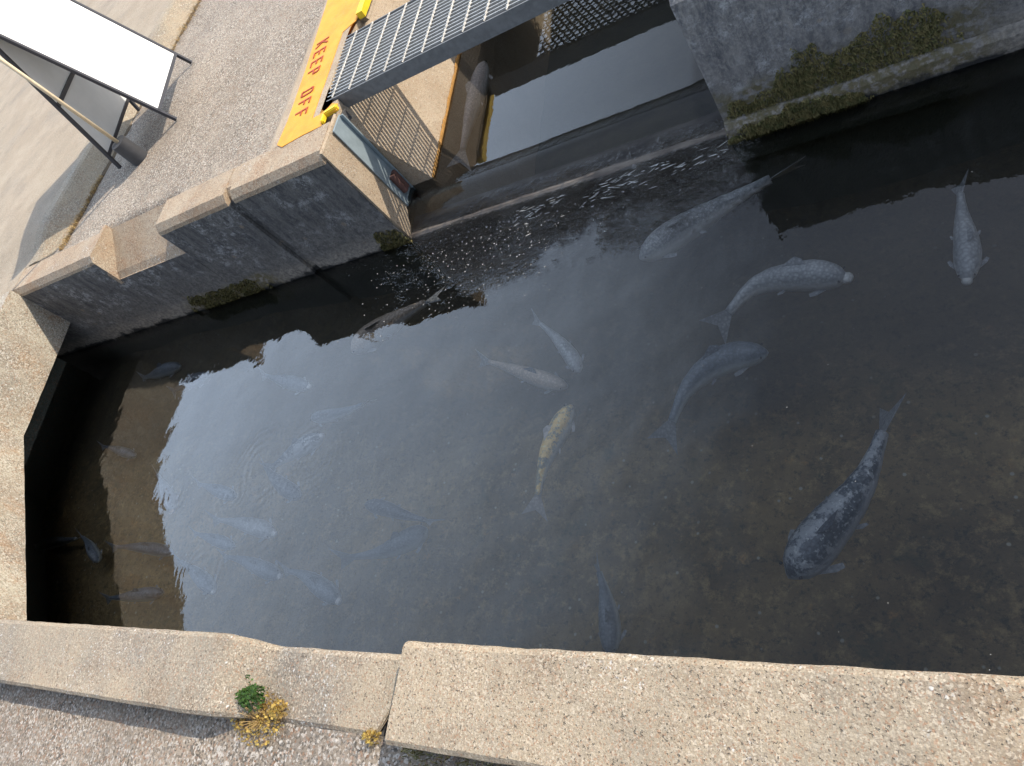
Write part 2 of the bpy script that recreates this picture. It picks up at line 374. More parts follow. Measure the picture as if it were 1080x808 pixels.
# ------------------------------------------------------------------ pond bed, water
def fz(x, y): return -.66 + .36 * (1 - sm(-5.2, -1.5, x)) + .05 * nz(x, y, 1.7) + .02 * nz(x, y, 6)
V, Fc = grid(-8.2, 4, -.3, 3.05, .08, fz)
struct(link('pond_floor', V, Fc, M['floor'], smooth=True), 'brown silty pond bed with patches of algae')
V, Fc = grid(XP - .3, XR + .3, 3.0, 7, .06, lambda x, y: -.75 + .03 * nz(x, y, 3))
struct(link('channel_floor', V, Fc, M['upfloor'], smooth=True), 'shallow tan bed of the upper channel')
def wz(x, y):
    k = sm(XP - .15, XP, x) * (1 - sm(XR, XR + .15, x))
    return -.06 + k * .14 * sm(2.84, 3.14, y)
bm = bmesh.new()
xs = [-8.1 + .12 * i for i in range(101)]; ys = [-.25, .3, 1, 1.7, 2.4] + [2.7 + .03 * i for i in range(18)] + [3.3, 3.6, 4.2, 5, 6.9]
# water body: lower basin and upper channel in one closed mesh
def inside(xc, yc): return yc < 2.95 or (XP - .28 < xc < XR + .28)
gv = {}
def gvx(i, j, top):
    key = (i, j, top)
    if key not in gv:
        x, y = xs[i], ys[j]; gv[key] = bm.verts.new((x, y, wz(x, y) if top else FLOOR - .12))
    return gv[key]
cells = {(i, j) for i in range(len(xs) - 1) for j in range(len(ys) - 1) if inside((xs[i] + xs[i + 1]) / 2, (ys[j] + ys[j + 1]) / 2)}
for i, j in cells:
    bm.faces.new([gvx(i, j, 1), gvx(i + 1, j, 1), gvx(i + 1, j + 1, 1), gvx(i, j + 1, 1)])
    bm.faces.new([gvx(i, j, 0), gvx(i, j + 1, 0), gvx(i + 1, j + 1, 0), gvx(i + 1, j, 0)])
    for (di, dj, a, b2) in ((-1, 0, (i, j + 1), (i, j)), (1, 0, (i + 1, j), (i + 1, j + 1)), (0, -1, (i, j), (i + 1, j)), (0, 1, (i + 1, j + 1), (i, j + 1))):
        if (i + di, j + dj) not in cells:
            bm.faces.new([gvx(*a, 1), gvx(*a, 0), gvx(*b2, 0), gvx(*b2, 1)])
struct(link_bm('water', bm, M['water'], smooth=True), 'dark still pond water reflecting a grey blue sky')
for p in bpy.data.objects['water'].data.polygons: p.use_smooth = abs(p.normal.z) > .7 and p.center.z > -.5

# ------------------------------------------------------------------ far wall (left of the sill)
fw = thing('retaining_wall', 'stained concrete retaining wall with stepped tan coping behind the pond', 'wall', (-5.2, YW, 0))
def body(x0, x1, top, seed, y=YW, y1=3.3):
    bm = bmesh.new(); sweep(bm, [(y, FLOOR - .15), (y1, FLOOR - .15), (y1, top), (y, top)], x0, x1, .05, .003, seed=seed); return bm
ZC = .75
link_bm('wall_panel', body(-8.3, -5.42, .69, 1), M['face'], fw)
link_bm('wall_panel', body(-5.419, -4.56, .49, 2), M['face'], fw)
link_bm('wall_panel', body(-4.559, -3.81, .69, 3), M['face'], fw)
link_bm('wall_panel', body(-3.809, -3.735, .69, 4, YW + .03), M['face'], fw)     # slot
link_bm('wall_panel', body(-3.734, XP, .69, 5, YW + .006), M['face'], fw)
def coping_bm(x0, x1, z1, z0, y=YW, back=3.13, seed=0, ch=.045, amp=.0025, backz=None):
    bm = bmesh.new(); bz = backz if backz is not None else z1
    sweep(bm, [(y - .003, z0), (back, z0), (back, bz), (y + ch, z1), (y + .004, z1 - ch * .85)], x0, x1, .035, amp, seed=seed); return bm
def wedge(bm, x0, x1, z0t, z1t, zb, y, back):
    """sloping end of a raised coping: top goes from z0t at x0 to z1t at x1"""
    pts = [(x0, zb), (x1, zb), (x1, z1t), (x0, z0t)]
    A = [bm.verts.new((x, y + (.035 if k > 1 else 0), z)) for k, (x, z) in enumerate(pts)]; B = [bm.verts.new((x, back, z)) for x, z in pts]
    for i in range(4): bm.faces.new((A[i], A[(i + 1) % 4], B[(i + 1) % 4], B[i]))
    bm.faces.new(A[::-1]); bm.faces.new(B)
ca_ = coping_bm(-8.3, -5.461, .75, .691, seed=11)
sweep(ca_, [(YW - .003, .45), (3.2, .45), (3.2, .75), (YW + .04, .75), (YW + .004, .712)], -5.46, -5.418, .02, .002, seed=17)
link_bm('coping', ca_, M['coping'], fw)
link_bm('coping', coping_bm(-5.417, -4.561, .53, .491, seed=12, backz=.70, back=3.2), M['coping'], fw)
link_bm('coping', coping_bm(-4.56, -3.812, .755, .691, seed=13), M['coping'], fw)
link_bm('coping', coping_bm(-3.811, -3.745, .752, .691, y=YW + .05, seed=14), M['coping'], fw)
link_bm('coping', coping_bm(-3.744, XP, .757, .691, seed=15), M['coping'], fw)
# lit end strip of the wall beside the guide: tan cap on the pier end
bm = bmesh.new(); sweep(bm, [(XP + .001, -.3), (XP + .02, -.3), (XP + .016, .745), (XP + .001, .752)], YW + .02, 3.2, .04, .0015, axis='y'); link_bm('end_cap', bm, M['inner'], fw)

# pier along the upper channel, its face leaning slightly into the water
pr = thing('channel_wall', 'sunlit tan concrete channel wall under the left end of the grating', 'wall', (-3.2, 4, 0))
bm = bmesh.new()
def pier_lat(s): return (-.075 * (s - 3.2), 0, 0)
sweep(bm, [(-3.29, -.85), (-2.50, -.85), (-2.71, .08), (-2.955, .70), (-3.29, .70)], 3.203, 8, .06, .003, axis='y', lateral=lambda s: (-.05 * (s - 3.2), 0, 0))
link_bm('wall_panel', bm, M['inner'], pr)
bm = bmesh.new(); sweep(bm, [(-3.29, .701), (-2.95, .701), (-2.965, .745), (-3.29, .745)], 4.16, 8, .06, .002, axis='y', lateral=lambda s: (-.05 * (s - 3.2), 0, 0)); link_bm('coping', bm, M['inner'], pr)
# orange waterline stain as a thin lip of crust
bm = bmesh.new()
for i in range(140):
    y = 3.22 + i * .022; x = -2.705 - .05 * (y - 3.2); rr = .012 + .006 * random.random()
    v0 = Vector((x, y, .085 + .01 * nz(y, 0, 8)))
    bmesh.ops.create_icosphere(bm, subdivisions=1, radius=rr, matrix=Matrix.Translation(v0) @ Matrix.Diagonal((.4, 1.5, 1.3, 1)))
M['rust'] = simple('orange algae crust', (.42, .22, .06), .9, 0, .6, 60, .003)
link_bm('waterline_crust', bm, M['rust'], pr)

# steel guide channel for stop boards
gd = thing('steel_guide', 'blue grey steel stop board guide on the end of the wall', 'guide', (XP, 3.1, 0))
bm = bmesh.new()
box(bm, XP + .022, XP + .032, 3.06, 3.20, .05, .735, .003)
box(bm, XP + .034, XP + .055, 3.188, 3.199, .05, .73, .003)
link_bm('guide_channel', bm, M['guide'], gd)
bm = bmesh.new()
for k in range(2):
    p = Vector((XP + .045, 3.13 + .03 * k, .24)); tube(bm, p + Vector((0, 0, -.12)), p + Vector((0, 0, .02)), .022, 14)
M['rustdark'] = simple('dark rusted steel', (.12, .06, .05), .8, 0, .6, 40, .003)
link_bm('rusted_foot', bm, M['rustdark'], gd)

# right wall
rw = thing('retaining_wall', 'pale lichened concrete wall with mossy foot right of the sill', 'wall', (XR, YW, 0))
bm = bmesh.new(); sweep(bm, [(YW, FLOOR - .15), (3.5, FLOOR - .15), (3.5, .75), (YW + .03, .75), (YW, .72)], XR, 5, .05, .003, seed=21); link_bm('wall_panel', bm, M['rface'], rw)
bm = bmesh.new(); sweep(bm, [(XR, -.6), (XR + .4, -.6), (XR + .4, .75), (XR, .75)], 3.501, 8, .08, .003, axis='y', seed=4, lateral=lambda s: (-.12 * (s - 3.5), 0, 0)); link_bm('wall_panel', bm, M['rface'], rw)
bm = bmesh.new(); box(bm, XR + .01, -.03, 3.02, 3.4, .752, .87, .012); link_bm('raised_plinth', bm, M['rface'], rw)
bm = bmesh.new(); sweep(bm, [(YW - .035, -.2), (YW - .004, -.2), (YW - .004, .055), (YW - .02, .05), (YW - .035, .02)], XR + .002, 5, .03, .006, seed=33); link_bm('foot_ledge', bm, M['rface'], rw)

# sill with slot
sl = thing('sill', 'wet brown concrete sill where the channel spills into the pond', 'sill', (-1.9, 2.95, 0))
bm = bmesh.new(); sweep(bm, [(2.875, -.5), (3.04, -.5), (3.04, -.03), (2.90, -.04), (2.875, -.06)], XP, XR, .05, .003, seed=8); link_bm('sill_beam', bm, M['sill'], sl)
bm = bmesh.new(); sweep(bm, [(3.04, -.5), (3.2, -.5), (3.2, -.30), (3.04, -.30)], XP, XR, .08, .002); link_bm('slot_floor', bm, M['dark'], sl)

# ------------------------------------------------------------------ left slab wall (bent) with open gap beneath
zb = .27
P0 = onz(66, 361, zb); P1 = onz(25, 460, zb); P2 = onz(28, 650, zb)
P0 = P1 + (P0 - P1) * ((YW - P1.y) / (P0.y - P1.y)); P3 = P1 + (P2 - P1) * ((.0 - P1.y) / (P2.y - P1.y))
lw = thing('slab_wall', 'sunlit tan concrete slab wall at the left end, open beneath', 'wall', (P1.x, P1.y, 0))
bm = bmesh.new()
pts = [P0, P1, P3]
def outn(a, b2):
    d = (b2 - a); d.z = 0; d.normalize(); return Vector((d.y, -d.x, 0))
n1, n2 = outn(P0, P1), outn(P1, P3)
if n1.x > 0: n1, n2 = -n1, -n2
mit = (n1 + n2).normalized() / math.sqrt((1 + n1.dot(n2)) / 2)
offs = [n1, mit, n2]
def slab_section(bm, zs, th, amp):
    rows = []
    for k in range(2):
        a, b2 = pts[k], pts[k + 1]; ns = int((b2 - a).length / .04)
        for i in range(ns + (1 if k else 0)):
            t = i / ns; p = a.lerp(b2, t); o = offs[k].lerp(offs[k + 1], t)
            row = []
            nz_ = len(zs)
            for z in zs:
                q = Vector((p.x, p.y, z)); row.append(bm.verts.new(q + noise.noise_vector(q * 10) * amp))
            for z in zs[::-1]:
                q = Vector((p.x, p.y, z)) + o * th; row.append(bm.verts.new(q))
            rows.append(row)
    m = len(rows[0])
    for i in range(len(rows) - 1):
        for j in range(m): bm.faces.new((rows[i][j], rows[i][(j + 1) % m], rows[i + 1][(j + 1) % m], rows[i + 1][j]))
    bm.faces.new(rows[0]); bm.faces.new(rows[-1][::-1])
slab_section(bm, [zb, zb + .02, .35, .45, .55, .65, .75, .79], .22, .003)
link_bm('slab_panel', bm, M['slab'], lw)
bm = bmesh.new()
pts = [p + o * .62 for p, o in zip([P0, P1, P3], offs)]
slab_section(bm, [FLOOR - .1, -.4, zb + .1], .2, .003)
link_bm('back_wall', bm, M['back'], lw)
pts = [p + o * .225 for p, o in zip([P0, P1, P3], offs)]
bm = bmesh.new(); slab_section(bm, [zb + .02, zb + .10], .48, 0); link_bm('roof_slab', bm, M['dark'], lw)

# ------------------------------------------------------------------ near wall
nw = thing('retaining_wall', 'sunlit pebbly concrete wall with stepped rounded coping along the near edge', 'wall', (-2.2, .1, 0))
def near_body(x0, x1, top, seed):
    bm = bmesh.new(); sweep(bm, [(.24, FLOOR - .15), (.03, FLOOR - .15), (.03, top), (.24, top)], x0, x1, .08, .002, seed=seed); return bm
link_bm('wall_panel', near_body(-8, -2.42, .66, 1), M['dark'], nw)
link_bm('wall_panel', near_body(-2.419, -1.567, .63, 2), M['dark'], nw)
link_bm('wall_panel', near_body(-1.566, 4, .66, 3), M['dark'], nw)
def near_cope(x0, x1, top, thick, yi, yo, seed, topf=None):
    bm = bmesh.new(); prof = [(yi, top - thick), (yi, top - .02), (yi - .006, top - .008), (yi - .02, top), (yo + .012, top - .004), (yo, top - .014), (yo, top - thick)]
    sweep(bm, prof, x0, x1, .025, .0028, seed=seed)
    if topf:
        for v in bm.verts:
            if v.co.z > top - thick + .001: v.co.z += topf(v.co.x)
    return bm
NC = onz(425, 683, .75)
def slope(x): return -.075 * sm(-2.47, -2.20, x)
bm = near_cope(-8, -1.580, .75, .075, .283, .005, 5)
for v in bm.verts:
    s = sm(-2.44, -2.19, v.co.x)
    if v.co.z > .685: v.co.z -= .072 * s
    else: v.co.z -= .03 * s
    v.co.y -= .02 * s * (1 if v.co.y > .2 else -1)
    v.co.z -= .014 * s * (1 - sm(0, .25, v.co.y)) if v.co.z > .66 else 0
    if v.co.x > -1.9: v.co.x -= .115 * sm(-1.9, -1.58, v.co.x) * (1 - sm(.0, .22, v.co.y))  # coping end tapered so a dark gap stands in for the step's cast shadow
link_bm('coping', bm, M['near'], nw)
bm = near_cope(-1.562, 4, .755, .075, .292, .006, 6); c_ = link_bm('coping', bm, M['near'], nw); c_['label'] = 'raised right coping with white pebbles'

# ------------------------------------------------------------------ grounds
def gz(x, y):
    z = .712 + .004 * nz(x, y, 3)
    z -= .09 * (1 - sm(3.16, 3.24, y)) * sm(-5.5, -5.38, x) * (1 - sm(-4.62, -4.5, x))
    z += .03 * (1 - sm(3.1, 3.2, y)) * (1 - sm(-5.5, -5.35, x)) + .03 * (1 - sm(3.1, 3.2, y)) * sm(-4.65, -4.5, x)
    return z
V, Fc = grid(-6.7, -3.05, 3.12, 12, .05, gz)
struct(link('gravel_paving', V, Fc, M['gravel'], smooth=True), 'grey tan exposed aggregate paving behind the far wall')
V, Fc = grid(-60, 60, -60, 0.02, 1.0, lambda x, y: .60)
# near ground, cut in strips: paving outside the near wall
def ngz(x, y): return .650 - .008 * (1 - sm(-2.5, -2.2, x)) - .03 * sm(-1.7, -1.5, x) + .004 * nz(x, y, 5)
V, Fc = grid(-9, 5, -3, .028, .05, ngz)
struct(link('near_paving', V, Fc, M['neargravel'], smooth=True), 'coarse pebbly paving outside the near wall')
bm = bmesh.new(); 
for (x0, x1, y0, y1, z) in ((-80, 80, -80, -3.0, .60), (-80, -9, -3, 9, .60), (5, 80, -3, 9, .60)):
    bm.faces.new([bm.verts.new(p) for p in ((x0, y0, z), (x1, y0, z), (x1, y1, z), (x0, y1, z))])
struct(link_bm('ground', bm, M['asphalt']), 'pale worn ground around the pond')
def kx(y): return -6.42 + .03 * (y - 3.6)
def az(x, y): return .83 + .006 * nz(x, y, .8) - .078 * (1 - sm(3.14, 3.55, y))
V, Fc = grid(-20, -6.05, 3.13, 30, .15, lambda x, y: 0)
V = [(kx(y) - .14 + (x + 6.05), y, az(x, y)) for x, y, _ in V]
V = [v for v in V]
struct(link('asphalt', V, Fc, M['asphalt'], smooth=True), 'pale tan asphalt beyond the kerb')
bm = bmesh.new(); box(bm, -20, -6.64, -1, 3.135, .5, .7535)
struct(link_bm('asphalt', bm, M['asphalt']), 'pale tan asphalt left of the slab wall')
bm = bmesh.new(); bm.faces.new([bm.verts.new(p) for p in ((-3.1, 8, .70), (80, 8, .70), (80, 80, .70), (-3.1, 80, .70))])
bm.faces.new([bm.verts.new(p) for p in ((-80, 12, .69), (-3.1, 12, .69), (-3.1, 80, .69), (-80, 80, .69))])
bm.faces.new([bm.verts.new(p) for p in ((-.45, 3.5, .70), (80, 3.5, .70), (80, 8, .70), (-.45, 8, .70))])
struct(link_bm('ground', bm, M['asphalt']), 'pale ground behind the far wall')

kb = thing('kerb', 'tan concrete kerb with sloping side running up past the sign', 'kerb', (-6.3, 3.6, .7))
bm = bmesh.new()
sweep(bm, [(-.16, .6), (.27, .6), (.25, .722), (.03, .835), (-.02, .845), (-.16, .84)], 3.14, 12, .05, .004, axis='y', lateral=lambda s: (kx(s), 0, -.085 * (1 - sm(3.14, 3.55, s))))
M['kerb'] = aggregate('kerb concrete', (.38, .31, .215), (.30, .255, .19), (.55, .5, .4), (.14, .12, .09), 70, .5, .1, stain_amt=.25)
link_bm('kerb_stone', bm, M['kerb'], kb)

# dry grass and debris in the gutter
def tufts(name, pts_, mats, hmin, hmax, w, label, spread=.02, n=1):
    bm = bmesh.new()
    for p in pts_:
        for _ in range(n):
            a = random.uniform(0, 6.283); h = random.uniform(hmin, hmax); lean = random.uniform(.2, 1.1)
            b0 = Vector(p) + Vector((random.gauss(0, spread), random.gauss(0, spread), 0))
            d = Vector((math.cos(a), math.sin(a), 0)); s = Vector((-d.y, d.x, 0)) * w
            m1 = b0 + d * h * lean * .4 + Vector((0, 0, h * .6)); t1 = b0 + d * h * lean + Vector((0, 0, h * .75))
            v = [bm.verts.new(q) for q in (b0 - s, b0 + s, m1 + s * .7, m1 - s * .7, t1)]
            bm.faces.new((v[0], v[1], v[2], v[3])); bm.faces.new((v[3], v[2], v[4]))
    o = link_bm(name, bm, mats); tag(o, label, 'grass', kind='stuff'); return o
def leafmat(name, c1, c2):
    t = NT(name); c = t.mix(t.rng(t.noise(40, 3), .35, .65), c1, c2); return t.done(c, .7)
M['dry'] = leafmat('dry straw', (.42, .30, .13), (.27, .17, .07))
M['dryyellow'] = leafmat('yellowed weed', (.62, .46, .12), (.42, .27, .09))
M['green'] = leafmat('green leaves', (.045, .11, .02), (.09, .17, .04))
M['moss'] = leafmat('olive moss', (.24, .20, .085), (.11, .115, .045))
gp = []
for i in range(700):
    y = random.choice((random.uniform(3.2, 4), random.uniform(5.2, 7.5), random.uniform(5.2, 8))); gp.append((kx(y) + .27 + random.gauss(0, .02 + .03 * (y > 5)), y, .715))
tufts('dry_grass', gp, M['dry'], .01, .05, .002, 'dry straw and litter lying along the kerb gutter', .01, 3)
bm = bmesh.new(); sweep(bm, [(.245, .70), (.30, .70), (.29, .716), (.25, .722)], 3.3, 12, .04, .012, axis='y', lateral=lambda s: (kx(s), 0, 0))
tag(link_bm('gutter_soil', bm, M['soil']), 'brown soil line in the gutter beside the kerb', 'soil', kind='stuff')

# ------------------------------------------------------------------ yellow marking with KEEP OFF
ys_ = thing('painted_marking', 'yellow painted strip lettered KEEP OFF beside the grating', 'painted marking', (-3.3, 3.6, .75))
z1 = .7605
poly = [(297, 155), (292, 153), (303, 128), (322, 74), (334, 36), (345, 2), (352, -22), (392, -22), (385, 3), (375, 22), (361, 34), (345, 80), (329, 125), (341, 119), (350, 109), (356, 109), (355, 116), (343, 122), (338, 133), (318, 143)]
bm = bmesh.new()
top = [bm.verts.new(onz(x, y, z1)) for x, y in poly]; bot = [bm.verts.new(onz(x, y, z1) - Vector((0, 0, .005))) for x, y in poly]
bm.faces.new(top); bm.faces.new(bot[::-1])
for i in range(len(poly)): bm.faces.new((top[i], bot[i], bot[(i + 1) % len(poly)], top[(i + 1) % len(poly)]))
bmesh.ops.triangulate(bm, faces=[f for f in bm.faces if len(f.verts) > 4])
link_bm('yellow_paint', bm, M['yellow'], ys_)
# concrete under the marking
bm = bmesh.new(); sweep(bm, [(-3.60, .55), (-3.125, .55), (-3.125, .757), (-3.53, .757), (-3.62, .72)], 3.131, 9, .08, .002, axis='y', lateral=lambda s: (-.03 * (s - 3.13) + .065, 0, 0))
o = link_bm('kerb', bm, M['inner']); tag(o, 'concrete edging under the yellow marking beside the grating', 'edging')
bm = bmesh.new(); box(bm, -3.24, -3.052, 3.215, 4.15, .6, .7435); box(bm, -3.051, -2.955, 3.204, 3.346, .6, .7425); o = link_bm('ledge', bm, M['inner']); tag(o, 'narrow concrete ledge between the yellow strip and the grating end', 'ledge')
# bright lips
bm = bmesh.new(); sweep(bm, [(-3.035, .74), (-2.985, .74), (-2.985, .785), (-3.035, .785)], 4.13, 7, .05, .003, axis='y', lateral=lambda s: (-.05 * (s - 4.2), 0, 0)); link_bm('yellow_lip', bm, M['yellow2'], ys_)
bm = bmesh.new(); a = onz(340, 130, .76); b2 = onz(343, 121, .76); c3 = onz(356, 113, .76)
beam(bm, a, b2, .022, .03, (0, 0, 1)); beam(bm, b2, c3, .03, .035, (0, 0, 1)); bmesh.ops.bevel(bm, geom=list(bm.edges), offset=.006, segments=2, affect='EDGES'); link_bm('yellow_lip', bm, M['yellow2'], ys_)
# letters
ltr = 'KEEP OFF'
A0 = onz(340.5, 43, z1 + .003); A1 = onz(316, 124, z1 + .003)
dirv = (A1 - A0); Lw = dirv.length; dirv.normalize(); upv = Vector((0, 0, 1)).cross(dirv)
def letter(ch):
    st = {'K': [((0, 0), (0, 1)), ((0, .42), (.55, 1)), ((.14, .55), (.55, 0))], 'E': [((0, 0), (0, 1)), ((0, .96), (.55, .96)), ((0, .5), (.45, .5)), ((0, .04), (.55, .04))],
          'P': [((0, 0), (0, 1)), ((0, .96), (.45, .96)), ((.5, .9), (.5, .56)), ((0, .5), (.45, .5))], 'F': [((0, 0), (0, 1)), ((0, .96), (.55, .96)), ((0, .5), (.42, .5))],
          'O': [((0, .15), (0, .85)), ((.5, .15), (.5, .85)), ((.08, .97), (.42, .97)), ((.08, .03), (.42, .03)), ((0, .85), (.08, .97)), ((.42, .97), (.5, .85)), ((0, .15), (.08, .03)), ((.42, .03), (.5, .15))]}[ch]
    return st
LH = .105; adv = Lw / 7.6
for i, ch in enumerate(ltr):
    if ch == ' ': continue
    bm = bmesh.new(); base = A0 + dirv * (adv * i) - upv * (LH * .5) * (1)
    for k, (p, q) in enumerate(letter(ch)):
        P = base + dirv * p[0] * .085 + upv * p[1] * LH; Q = base + dirv * q[0] * .085 + upv * q[1] * LH
        d = (Q - P).normalized() * .004
        zz = Vector((0, 0, .0004 * k)); beam(bm, P - d + zz, Q + d + zz, .0125, .002, (0, 0, 1))
    o = link_bm('letter', bm, M['red'], ys_)

# ------------------------------------------------------------------ walkway grating
gr = thing('walkway_grating', 'galvanised steel bar grating walkway crossing above the channel', 'grating', (-1.9, 3.36, .75))
GY0, GY1, GX0, GX1 = 3.36, 3.97, -3.045, -.70
nb = 18
for i in range(1, nb):
    y = GY0 + (GY1 - GY0) * i / nb; bm = bmesh.new(); box(bm, GX0 - .045 * (i / nb), GX1, y - .0026, y + .0026, .733, .757); link_bm('bearing_bar', bm, M['barsteel'], gr)
M['rod'] = simple('bright cross rods', (.50, .48, .44), .5, .3, .5, 50)
x = GX0 + .05
while x < GX1:
    bm = bmesh.new(); n_s = 40
    prev = None
    for j in range(n_s + 1):                       # twisted square rod
        y = GY0 + (GY1 - GY0) * j / n_s; an = j * .9
        row = [bm.verts.new((x + .005 * math.cos(an + q * math.pi / 2), y, .7585 + .005 * math.sin(an + q * math.pi / 2))) for q in range(4)]
        if prev:
            for q in range(4): bm.faces.new((prev[q], prev[(q + 1) % 4], row[(q + 1) % 4], row[q]))
        prev = row
    for i in range(1, nb):
        y = GY0 + (GY1 - GY0) * i / nb
        v = [bm.verts.new(p) for p in ((x - .013, y + .003, .757), (x + .013, y + .003, .757), (x, y - .015, .757), (x, y, .768))]
        for f in ((0, 1, 3), (1, 2, 3), (2, 0, 3)): bm.faces.new([v[q] for q in f])
    link_bm('cross_rod', bm, M['rod'], gr)
    x += .14
# second cover further up the channel: hexagonal open mesh panel
hx = thing('mesh_cover', 'galvanised hexagonal mesh cover over the upper channel, seen mirrored in the water', 'cover', (-1.9, 4.9, .75))
bm = bmesh.new(); pitch = .056; HX0, HX1, HY0, HY1 = -2.62, XR, 4.82, 6.6
rr_, ri = pitch * .577, pitch * .40
ny_ = int((HY1 - HY0) / (pitch * .866)); nx_ = int((HX1 - HX0) / pitch)
for j in range(ny_):
    for i in range(nx_):
        cx_ = HX0 + pitch * (i + .5 + .5 * (j % 2)); cy_ = HY0 + pitch * .866 * (j + .5)
        o1, o2, o3 = [], [], []
        for k in range(6):
            a = math.pi / 6 + k * math.pi / 3; c_, s_ = math.cos(a), math.sin(a)
            o1.append(bm.verts.new((cx_ + rr_ * c_, cy_ + rr_ * s_, .745))); o2.append(bm.verts.new((cx_ + ri * c_, cy_ + ri * s_, .745))); o3.append(bm.verts.new((cx_ + ri * c_, cy_ + ri * s_, .735)))
        for k in range(6):
            l = (k + 1) % 6; bm.faces.new((o1[k], o1[l], o2[l], o2[k])); bm.faces.new((o2[k], o2[l], o3[l], o3[k]))
me = bpy.data.meshes.new('mesh_panel'); bm.to_mesh(me); bm.free(); me.transform(Matrix.Translation(-Vector(hx.location))); me.materials.append(M['plate'])
o = bpy.data.objects.new('mesh_panel', me); COL.objects.link(o); o.parent = hx
bm = bmesh.new(); box(bm, HX0 - .35, HX1, HY0 - .03, HY0 - .002, .60, .75); link_bm('edge_plate', bm, M['plate'], hx)
bm = bmesh.new(); box(bm, HX0 - .5, HX0 + .001, HY0 - .001, HY1, .735, .75); link_bm('side_plate', bm, M['plate'], hx)
bm = bmesh.new(); box(bm, GX0, GX1, GY0 - .008, GY0, .662, .757, .001); link_bm('edge_plate', bm, M['plate'], gr)
bm = bmesh.new(); box(bm, GX0 - .05, GX1, GY1, GY1 + .008, .70, .757, .001); link_bm('edge_plate', bm, M['plate'], gr)
bm = bmesh.new()
box(bm, GX0 - .06, GX0 + .1, GY0 + .02, GY0 + .06, .702, .714, .001)
link_bm('support_angle', bm, M['plate'], gr)

# ------------------------------------------------------------------ A-frame sign
Z0 = .722
F1 = onz(186, 126, Z0); F2 = onz(202, 66, Z0); F3 = onz(127, 177, Z0 + .01); F4 = onz(147, 117, Z0 + .01)
wdir = (F2 - F1); W_ = wdir.length; wdir.normalize()
F4 = F3 + wdir * W_ * .97
AP = onz(-27.7, 25, 1.95)
best = None
mid = (F1 + F3) / 2
for i in range(120):                       # apex above the middle of the feet
    z = 1.3 + i * .01; q = onz(-27.7, 25, z); dd = (Vector((q.x, q.y, 0)) - Vector((mid.x, mid.y, 0))).length
    if best is None or dd < best[0]: best = (dd, q)
AP1 = best[1]; AP2 = AP1 + wdir * W_ * .98
sg = thing('sandwich_board', 'blank white A-frame sandwich board with black frame on the paving', 'sign', ((F1 + F3) / 2))
def board(Fa, Fb, Ta, Tb, mats, nm_out, inner_first):
    nrm = (Fb - Fa).cross(Ta - Fa).normalized()
    bm = bmesh.new()
    for a_, b_ in ((Fa, Ta), (Fb, Tb)): beam(bm, a_, b_, .026, .026, nrm)
    link_bm('leg', bm, M['black'], sg) if False else None
    bm.free()
    for a_, b_ in ((Fa, Ta), (Fb, Tb)):
        bm = bmesh.new(); beam(bm, a_, b_, .026, .026, nrm); link_bm('leg', bm, M['black'], sg)
    lo = .10
    La, Lb = Fa.lerp(Ta, lo), Fb.lerp(Tb, lo); Ua, Ub = Fa.lerp(Ta, .99), Fb.lerp(Tb, .99)
    for a_, b_ in ((La, Lb), (Ua, Ub)):
        bm = bmesh.new(); beam(bm, a_, b_, .026, .032, nrm); link_bm('frame_bar', bm, M['black'], sg)
    bm = bmesh.new(); i1, i2 = .014, .014
    q = [La.lerp(Lb, .012), Lb.lerp(La, .012), Ub.lerp(Ua, .012), Ua.lerp(Ub, .012)]
    th = nrm * .004
    A = [bm.verts.new(p + th) for p in q]; B = [bm.verts.new(p - th) for p in q]
    bm.faces.new(A); bm.faces.new(B[::-1])
    for i in range(4): bm.faces.new((A[i], B[i], B[(i + 1) % 4], A[(i + 1) % 4]))
    link_bm('panel', bm, mats, sg)
    return La, Lb, Ua, Ub
board(F1, F2, AP1, AP2, M['board'], 0, 0)
La, Lb, Ua, Ub = board(F3, F4, AP1 + Vector((-.02, 0, 0)), AP2 + Vector((-.02, 0, 0)), M['boardback'], 0, 0)
bm = bmesh.new(); n2_ = (F4 - F3).cross(AP1 - F3).normalized()
m0, m1 = F3.lerp(AP1, .47), F4.lerp(AP2, .47); beam(bm, m0, m1, .03, .02, n2_); link_bm('crossbar', bm, M['black'], sg)

# pole with a heavy rubber head leaning in the sign
gn = (F4 - F3).cross(AP1 - F3).normalized()
def on_board(px, py, off):
    d = ray(px, py); t = (F3 - CAMP).dot(gn) / d.dot(gn); q = CAMP + d * t
    return q - d.normalized() * off
pa = onz(124, 150, Z0 + .20); pb = on_board(-40, 34, .06)
axd = (pb - pa).normalized()
c0 = pa - axd * .22
pl = thing('tamper', 'black cylinder headed pole with pale wooden handle leaning in the sign', 'pole', c0)
bm = bmesh.new(); tube(bm, c0, pa, .080, 32, .072); bmesh.ops.bevel(bm, geom=[e for e in bm.edges if len(e.link_faces) == 2 and e.calc_face_angle() > 1], offset=.006, segments=2, affect='EDGES'); link_bm('rubber_head', bm, M['rubber'], pl)
bm = bmesh.new(); tube(bm, pa - axd * .01, pb, .015, 14); link_bm('handle', bm, M['wood'], pl, True)
